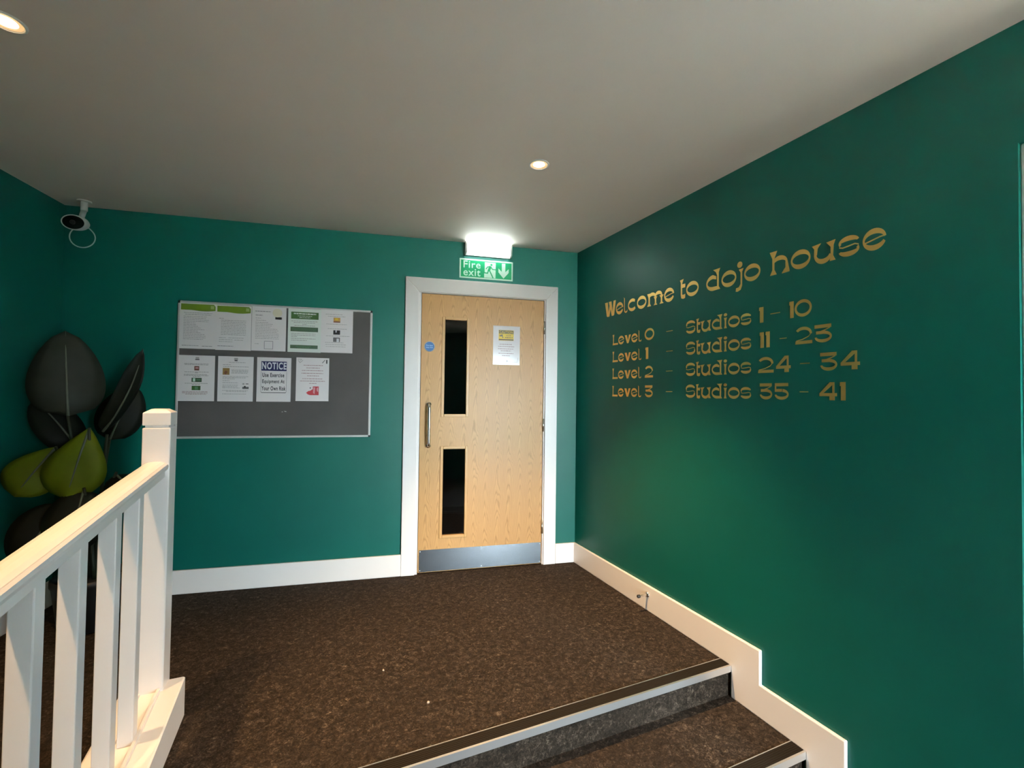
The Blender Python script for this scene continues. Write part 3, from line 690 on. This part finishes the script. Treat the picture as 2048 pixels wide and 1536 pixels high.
# ---- lint on the carpet
for (x, y, r_, lab) in ((-1.437, -1.167, 0.0085, 'pale crumb on the carpet nearer the steps'), (-1.58, -0.868, 0.0075, 'small pale fleck on the carpet below the door')):
    mb = MB(); n = 7; pts = [(r_ * R.uniform(.5, 1) * math.cos(2 * math.pi * k / n), r_ * R.uniform(.5, 1) * math.sin(2 * math.pi * k / n)) for k in range(n)]
    mb.prism(pts, 0.0, 0.004, lambda u, v, d: (u * (1 - d * 60), v * (1 - d * 60), d + 0.0005))
    tag(place(mb.build('carpet_crumb', 'crumb'), (x, y, 0.0)), lab, 'crumb', 'crumbs on the carpet')

# ---- security camera in the corner
sc = empty('security_camera', (-3.20, 0.44, HC)); tag(sc, 'white security camera with looped cable in the left ceiling corner', 'security camera')
mb = MB(); mb.tube([(0, 0, 0), (0, 0, -0.008)], 0.034, 20); mb.tube([(0, 0, -0.006), (0, 0, -0.060)], 0.017, 16); mb.tube([(0, 0, -0.055), (-0.012, -0.012, -0.13)], 0.014, 12); mb.build('ceiling_bracket', 'white_plastic', sc)
axis = Vector((-0.12, -0.98, -0.20)).normalized(); sx_ = axis.cross(Vector((0, 0, 1))).normalized(); sz_ = sx_.cross(axis)
c0 = Vector((-0.022, -0.03, -0.148))
def cm(x, y, h): q = c0 + sx_ * x * 1.38 + sz_ * y + axis * h; return tuple(q)
mb = MB(); mb.lathe([(0.0001, -0.055), (0.020, -0.052), (0.034, -0.040), (0.042, -0.015), (0.044, 0.010), (0.0435, 0.030), (0.040, 0.036), (0.0385, 0.032)], 36, cm); body = mb.build('camera_body', 'white_plastic', sc)
mb = MB(); mb.lathe([(0.0388, 0.031), (0.030, 0.034), (0.0001, 0.035)], 36, cm); face = mb.build('lens_cover', 'dark_glass', sc)
mb = MB(); mb.lathe([(0.013, 0.0345), (0.013, 0.039), (0.010, 0.040), (0.0001, 0.0385)], 24, lambda x, y, h: tuple(c0 + sx_ * x + sz_ * y + axis * h)); mb.build('lens', 'black', face)
loop = [Vector((0.012, 0.005, -0.155)), Vector((0.028, 0.004, -0.165))]
for k in range(0, 24):
    t = math.radians(40 - k * 11.6); loop.append(Vector((-0.004 + 0.062 * math.cos(t), -0.006 * math.sin(k / 4), -0.222 + 0.062 * math.sin(t))))
loop.append(Vector((-0.040, -0.012, -0.165)))
mb = MB(); mb.tube(loop, 0.0032, 8); mb.build('cable', 'cable', sc)

# ---- potted plant in the dark corner
def leafmat(name, c1, c2):
    m = principled(name, c1, 0.6, Specular_IOR_Level=0.2); n = N(m)
    n.link(n.ramp(n.noise(n.coord((1, 1, 1)), 9, 3), [(0.3, c1), (0.7, c2)]), n.b.inputs['Base Color'])
    return m
M['leaf_dark'] = leafmat('dark_leaf', (0.004, 0.006, 0.003), (0.008, 0.010, 0.005))
M['leaf_grey'] = leafmat('grey_green_leaf', (0.024, 0.027, 0.018), (0.036, 0.038, 0.027))
M['leaf_lime'] = leafmat('lime_leaf', (0.095, 0.12, 0.001), (0.13, 0.155, 0.002))
M['leaf_rib'] = principled('leaf_midrib', (0.10, 0.11, 0.075), 0.5)
M['stem'] = principled('plant_stem', (0.02, 0.025, 0.01), 0.6)
M['pot'] = principled('dark_pot', (0.02, 0.02, 0.02), 0.5)
M['soil'] = principled('soil', (0.02, 0.014, 0.01), 0.95)
PP = Vector((-3.02, 0.16, 0.0))
plant = empty('potted_plant', PP); tag(plant, 'tall broad leaved plant in the dark left corner', 'plant')
mb = MB(); mb.lathe([(0.0001, 0.002), (0.115, 0.002), (0.125, 0.01), (0.155, 0.25), (0.162, 0.255), (0.162, 0.285), (0.150, 0.285), (0.146, 0.25)], 36); pot = mb.build('plant_pot', 'pot', plant)
mb = MB(); mb.lathe([(0.148, 0.255), (0.08, 0.262), (0.0001, 0.265)], 28); mb.build('soil', 'soil', pot)
def leaf(base, tip, width, facing, mat, bulge=0.5, droop=0.06, stem=True):
    base, tip = Vector(base) - PP, Vector(tip) - PP; L = tip - base; d = L.normalized()
    side = d.cross(Vector(facing)).normalized(); nrm = side.cross(d).normalized()
    nl, nw = 14, 6; vs = []; rib = []
    for i in range(nl + 1):
        t = i / nl
        wv = width / 2 * (math.sin(math.pi * t ** bulge) ** 0.58 if 0 < t < 1 else 0.0) + 0.0015
        ctr = base + L * t + nrm * (-droop * (2 * t - 1) ** 2)
        rib.append(ctr + nrm * 0.003)
        for j in range(nw + 1):
            q = (j / nw) * 2 - 1
            vs.append(ctr + side * q * wv + nrm * (-(q * q) * wv * 0.22 + 0.006 * math.sin(9 * t + 2 * q)))
    mb = MB(); mb.add(vs, [(i * (nw + 1) + j, i * (nw + 1) + j + 1, (i + 1) * (nw + 1) + j + 1, (i + 1) * (nw + 1) + j) for i in range(nl) for j in range(nw)], True)
    o = mb.build('leaf', mat, plant)
    so = o.modifiers.new('thickness', 'SOLIDIFY'); so.thickness = 0.0015
    mb = MB(); mb.tube(rib, [0.007 - 0.0055 * k / nl for k in range(nl + 1)], 6); mb.build('midrib', 'leaf_rib', o)
    if stem:
        r0 = Vector((R.uniform(-.03, .03), R.uniform(-.03, .03), 0.25)); mid = (r0 + base) / 2 + Vector((0, 0, 0.12))
        pts = [r0 * (1 - t) ** 2 + mid * 2 * t * (1 - t) + base * t * t for t in [k / 8 for k in range(9)]]
        mb = MB(); mb.tube(pts, [0.011 - 0.004 * k / 8 for k in range(9)], 8); mb.build('stem', 'stem', plant)
VD = (0.35, -0.93, 0.1)
leaf((-3.130, 0.14, 1.16), (-3.165, 0.17, 1.63), 0.315, (0.30, -0.95, 0.05), 'leaf_grey', 0.68, 0.03)
leaf((-2.940, 0.08, 1.06), (-2.745, -0.02, 1.515), 0.12, (0.75, -0.62, -0.2), 'leaf_dark', 0.8, 0.04)
leaf((-3.010, 0.06, 1.10), (-3.085, 0.02, 0.725), 0.255, (0.28, -0.93, 0.28), 'leaf_lime', 1.55, 0.03)
leaf((-3.16, 0.10, 1.00), (-3.285, 0.02, 0.76), 0.22, (0.32, -0.90, 0.3), 'leaf_lime', 1.4, 0.03)
leaf((-3.10, 0.20, 0.98), (-3.30, 0.22, 1.26), 0.20, (0.5, -0.8, 0.3), 'leaf_dark', 0.8, 0.04)
leaf((-3.02, 0.05, 0.78), (-3.03, -0.08, 0.46), 0.26, (0.3, -0.9, 0.4), 'leaf_dark', 0.9, 0.03)
leaf((-2.90, 0.10, 0.85), (-2.74, 0.02, 0.62), 0.20, (0.4, -0.8, 0.45), 'leaf_dark', 0.85, 0.03)
leaf((-3.12, 0.08, 0.70), (-3.25, -0.02, 0.42), 0.24, (0.4, -0.85, 0.4), 'leaf_dark', 0.9, 0.03)
leaf((-2.98, 0.24, 1.02), (-2.90, 0.34, 1.34), 0.22, (0.3, -0.9, 0.2), 'leaf_dark', 0.8, 0.03)

# ================================================================ GOLD WALL LETTERING
# glyph box: x 0..1 across the letter, y 0 = baseline, 1 = capital height; wide strokes lie flat, upright strokes are thin
XH = 0.76
def arc(cx, cy, rx, ry, tx, ty, a0, a1, n=28):
    o, i = [], []
    for k in range(n + 1):
        t = math.radians(a0 + (a1 - a0) * k / n); c, s_ = math.cos(t), math.sin(t)
        o.append((cx + rx * c, cy + ry * s_)); i.append((cx + (rx - tx) * c, cy + (ry - ty) * s_))
    return ('s', o, i)
def P(*pts): return ('p', list(pts))
def hour(xc, y0, y1, we, wm, wt=None):     # upright stroke flaring at both ends
    wt = we if wt is None else wt; h = y1 - y0
    return ('s', [(xc - we / 2, y0), (xc - wm / 2, y0 + h * .22), (xc - wm / 2, y0 + h * .7), (xc - wt / 2, y1)], [(xc + we / 2, y0), (xc + wm / 2, y0 + h * .22), (xc + wm / 2, y0 + h * .7), (xc + wt / 2, y1)])
def thin(pts, t):
    o = [(x, y + t / 2) for x, y in pts]; i = [(x, y - t / 2) for x, y in pts]; return ('s', o, i)
def ess(h, t):
    q = h / 4 + t / 4
    return [arc(.5, h - q, .48, q, .10, t, 12, 205, 22), thin([(.05, h * .52), (.22, h * .47), (.5, h * .50), (.78, h * .54), (.95, h * .47)], .05), arc(.5, q, .48, q, .10, t, 192, 385, 22)]
def ell(): return [P((0.0, 1.0), (.30, .93), (.30, .30), (.42, .06), (.85, .10), (1.0, .17), (.92, .0), (.5, -.03), (.2, .05), (.12, .3), (.12, .93))]
G = {
 'o': [arc(.5, .38, .5, .40, .085, .20, 0, 360, 40)],
 '0': [arc(.5, .5, .5, .51, .12, .19, 0, 360, 40)],
 'c': [arc(.52, .38, .52, .40, .10, .20, 48, 318)],
 'e': [arc(.5, .38, .5, .40, .09, .20, 6, 338), thin([(.07, .30), (.4, .36), (.72, .42), (.94, .44)], .05)],
 's': ess(XH + .02, .19), 'S': ess(1.0, .20),
 'l': ell(),
 'W': [P((0, 1), (.26, 1), (.33, .28), (.43, .72), (.36, 1), (.60, 1), (.70, .28), (.80, 1), (1, 1), (.86, .05), (.80, 0), (.64, 0), (.52, .5), (.42, 0), (.24, 0), (.18, .05))],
 'm': [hour(.13, 0, XH, .24, .09), hour(.52, 0, .5, .22, .08), hour(.88, 0, .5, .24, .08), arc(.32, .50, .23, .29, .07, .20, 0, 172, 18), arc(.70, .50, .22, .29, .07, .20, 0, 172, 18)],
 't': [P((.0, 1.0), (.68, 1.04), (.42, .80), (.42, .76), (1.0, .76), (.95, .56), (.42, .56), (.42, .20), (.6, .17), (1.0, .20), (.95, -.02), (.6, -.05), (.25, 0), (.16, .2), (.16, .85))],
 'd': [arc(.5, .38, .5, .40, .09, .20, 90, 270, 24), P((.48, .78), (.72, .68), (.72, .52), (.48, .58)), P((.48, -.02), (1.0, 0.0), (.88, .17), (.48, .18)), P((.50, 1.02), (1.0, 1.04), (.90, .85), (.90, .10), (.78, .10), (.78, .72), (.70, .88))],
 'j': [('s', [(.52 + .32 * math.cos(t), .90 + .15 * math.sin(t)) for t in [2 * math.pi * k / 20 for k in range(21)]], [(.52, .90)] * 21), P((.40, .68), (.98, .70), (.82, .55), (.80, -.12), (.62, -.30), (.25, -.36), (.02, -.34), (.06, -.18), (.40, -.16), (.62, -.02), (.62, .52))],
 'h': [hour(.17, 0, 1.03, .36, .11, .40), arc(.50, .46, .40, .33, .09, .20, 0, 165, 20), P((.80, .50), (.90, .50), (1.0, 0.06), (1.0, 0.0), (.62, -.02), (.62, .02), (.80, .22))],
 'u': [P((0, XH), (.40, .80), (.25, .62), (.22, .36), (.09, .36), (.10, .62)), arc(.48, .36, .39, .40, .11, .20, 180, 345, 22), P((.62, XH), (1.0, .80), (.92, .60), (.90, .2), (1.0, .0), (.76, 0), (.80, .2), (.80, .55))],
 'i': [('s', [(.5 + .42 * math.cos(t), .94 + .11 * math.sin(t)) for t in [2 * math.pi * k / 20 for k in range(21)]], [(.5, .94)] * 21), hour(.5, 0, XH - .02, .7, .36, .75)],
 'L': [hour(.16, .0, 1.0, .30, .12, .30), P((.05, 0), (1.0, 0), (1.0, .17), (.05, .17))],
 'v': [P((0, XH), (.34, XH), (.52, .25), (.70, XH), (1, XH), (.62, 0), (.38, 0))],
 '1': [P((0.0, .78), (.0, .98), (.12, 1.0), (1.0, 1.0), (1.0, 0), (.18, 0), (.18, .78))],
 '2': [arc(.48, .60, .50, .41, .13, .19, -5, 150, 22), thin([(.92, .58), (.78, .42), (.45, .28), (.06, .20), (.05, .12)], .06), P((0, 0), (1, 0), (1, .19), (.02, .19))],
 '3': [P((.03, .80), (.97, .80), (.97, 1.0), (.03, 1.0)), thin([(.90, .80), (.62, .68), (.20, .56)], .06), P((.12, .46), (.60, .46), (.60, .64), (.12, .64)), arc(.52, .31, .48, .33, .11, .19, -175, 80, 26)],
 '5': [P((.05, .80), (.97, .80), (.97, 1.0), (.05, 1.0)), P((.05, .50), (.14, .50), (.14, .82), (.05, .82)), P((.05, .46), (.55, .46), (.55, .64), (.05, .64)), arc(.52, .31, .48, .33, .11, .19, -175, 80, 26)],
 '4': [P((.0, .22), (.0, .38), (.60, 1.0), (.86, 1.0), (.86, .40), (.74, .40), (.74, .84), (.24, .40), (1.0, .40), (1.0, .22)), P((.58, 0), (.88, 0), (.88, .24), (.58, .24))],
 '-': [P((0, .44), (1, .44), (1, .49), (0, .49))],
}
def letters(root, items, base, cap):
    for ch, u0, u1 in items:
        mb = MB(); wd = u1 - u0; k = 0
        for sh in G[ch]:
            e = 0.0010 + 0.00012 * k; k += 1
            fn = lambda u, v, d: (-d, -(u0 + u * wd), base + v * cap)
            if sh[0] == 'p': mb.prism(sh[1], 0.0002, e, fn)
            else: mb.strip(sh[1], sh[2], 0.0002, e, fn)
        mb.build('dash' if ch == '-' else 'letter', 'gold', root)
t = empty('wall_lettering', (0, 0, 0)); tag(t, 'large gold welcome lettering across the upper right wall', 'lettering', 'gold lettering on the right wall')
letters(t, [('W', .380, .506), ('e', .509, .588), ('l', .593, .634), ('c', .640, .724), ('o', .732, .821), ('m', .828, .975), ('e', .980, 1.061), ('t', 1.107, 1.148), ('o', 1.155, 1.244), ('d', 1.297, 1.387), ('o', 1.395, 1.484), ('j', 1.480, 1.526), ('o', 1.529, 1.616), ('h', 1.666, 1.758), ('o', 1.764, 1.850), ('u', 1.856, 1.950), ('s', 1.960, 2.038), ('e', 2.048, 2.126)], 1.868, 0.104)
STU = [('S', 1.154, 1.223), ('t', 1.228, 1.257), ('u', 1.259, 1.329), ('d', 1.335, 1.401), ('i', 1.408, 1.432), ('o', 1.437, 1.504), ('s', 1.509, 1.569)]
LEV = [('L', .473, .534), ('e', .539, .600), ('v', .608, .672), ('e', .678, .739), ('l', .746, .777), ('-', .999, 1.051)]
rows = [(1.659, [('0', .808, .895)], [('1', 1.610, 1.632), ('-', 1.667, 1.714), ('1', 1.757, 1.777), ('0', 1.781, 1.855)], 'topmost gold studio row just under the welcome lettering'),
        (1.541, [('1', .816, .842)], [('1', 1.613, 1.634), ('1', 1.643, 1.664), ('-', 1.712, 1.745), ('2', 1.784, 1.857), ('3', 1.864, 1.935)], 'gold studio row below the topmost one on the green wall'),
        (1.424, [('2', .812, .886)], [('2', 1.605, 1.683), ('4', 1.695, 1.763), ('-', 1.805, 1.846), ('3', 1.887, 1.955), ('4', 1.968, 2.037)], 'gold studio row directly above the lowest one'),
        (1.303, [('3', .812, .884)], [('3', 1.612, 1.676), ('5', 1.686, 1.754), ('-', 1.803, 1.840), ('4', 1.886, 1.954), ('1', 1.965, 1.986)], 'lowest gold studio row above the bare green wall')]
for base, num, rest, lab in rows:
    t = empty('wall_lettering', (0, 0, 0)); tag(t, lab, 'lettering', 'gold lettering on the right wall')
    letters(t, LEV + num + STU + rest, base, 0.073)
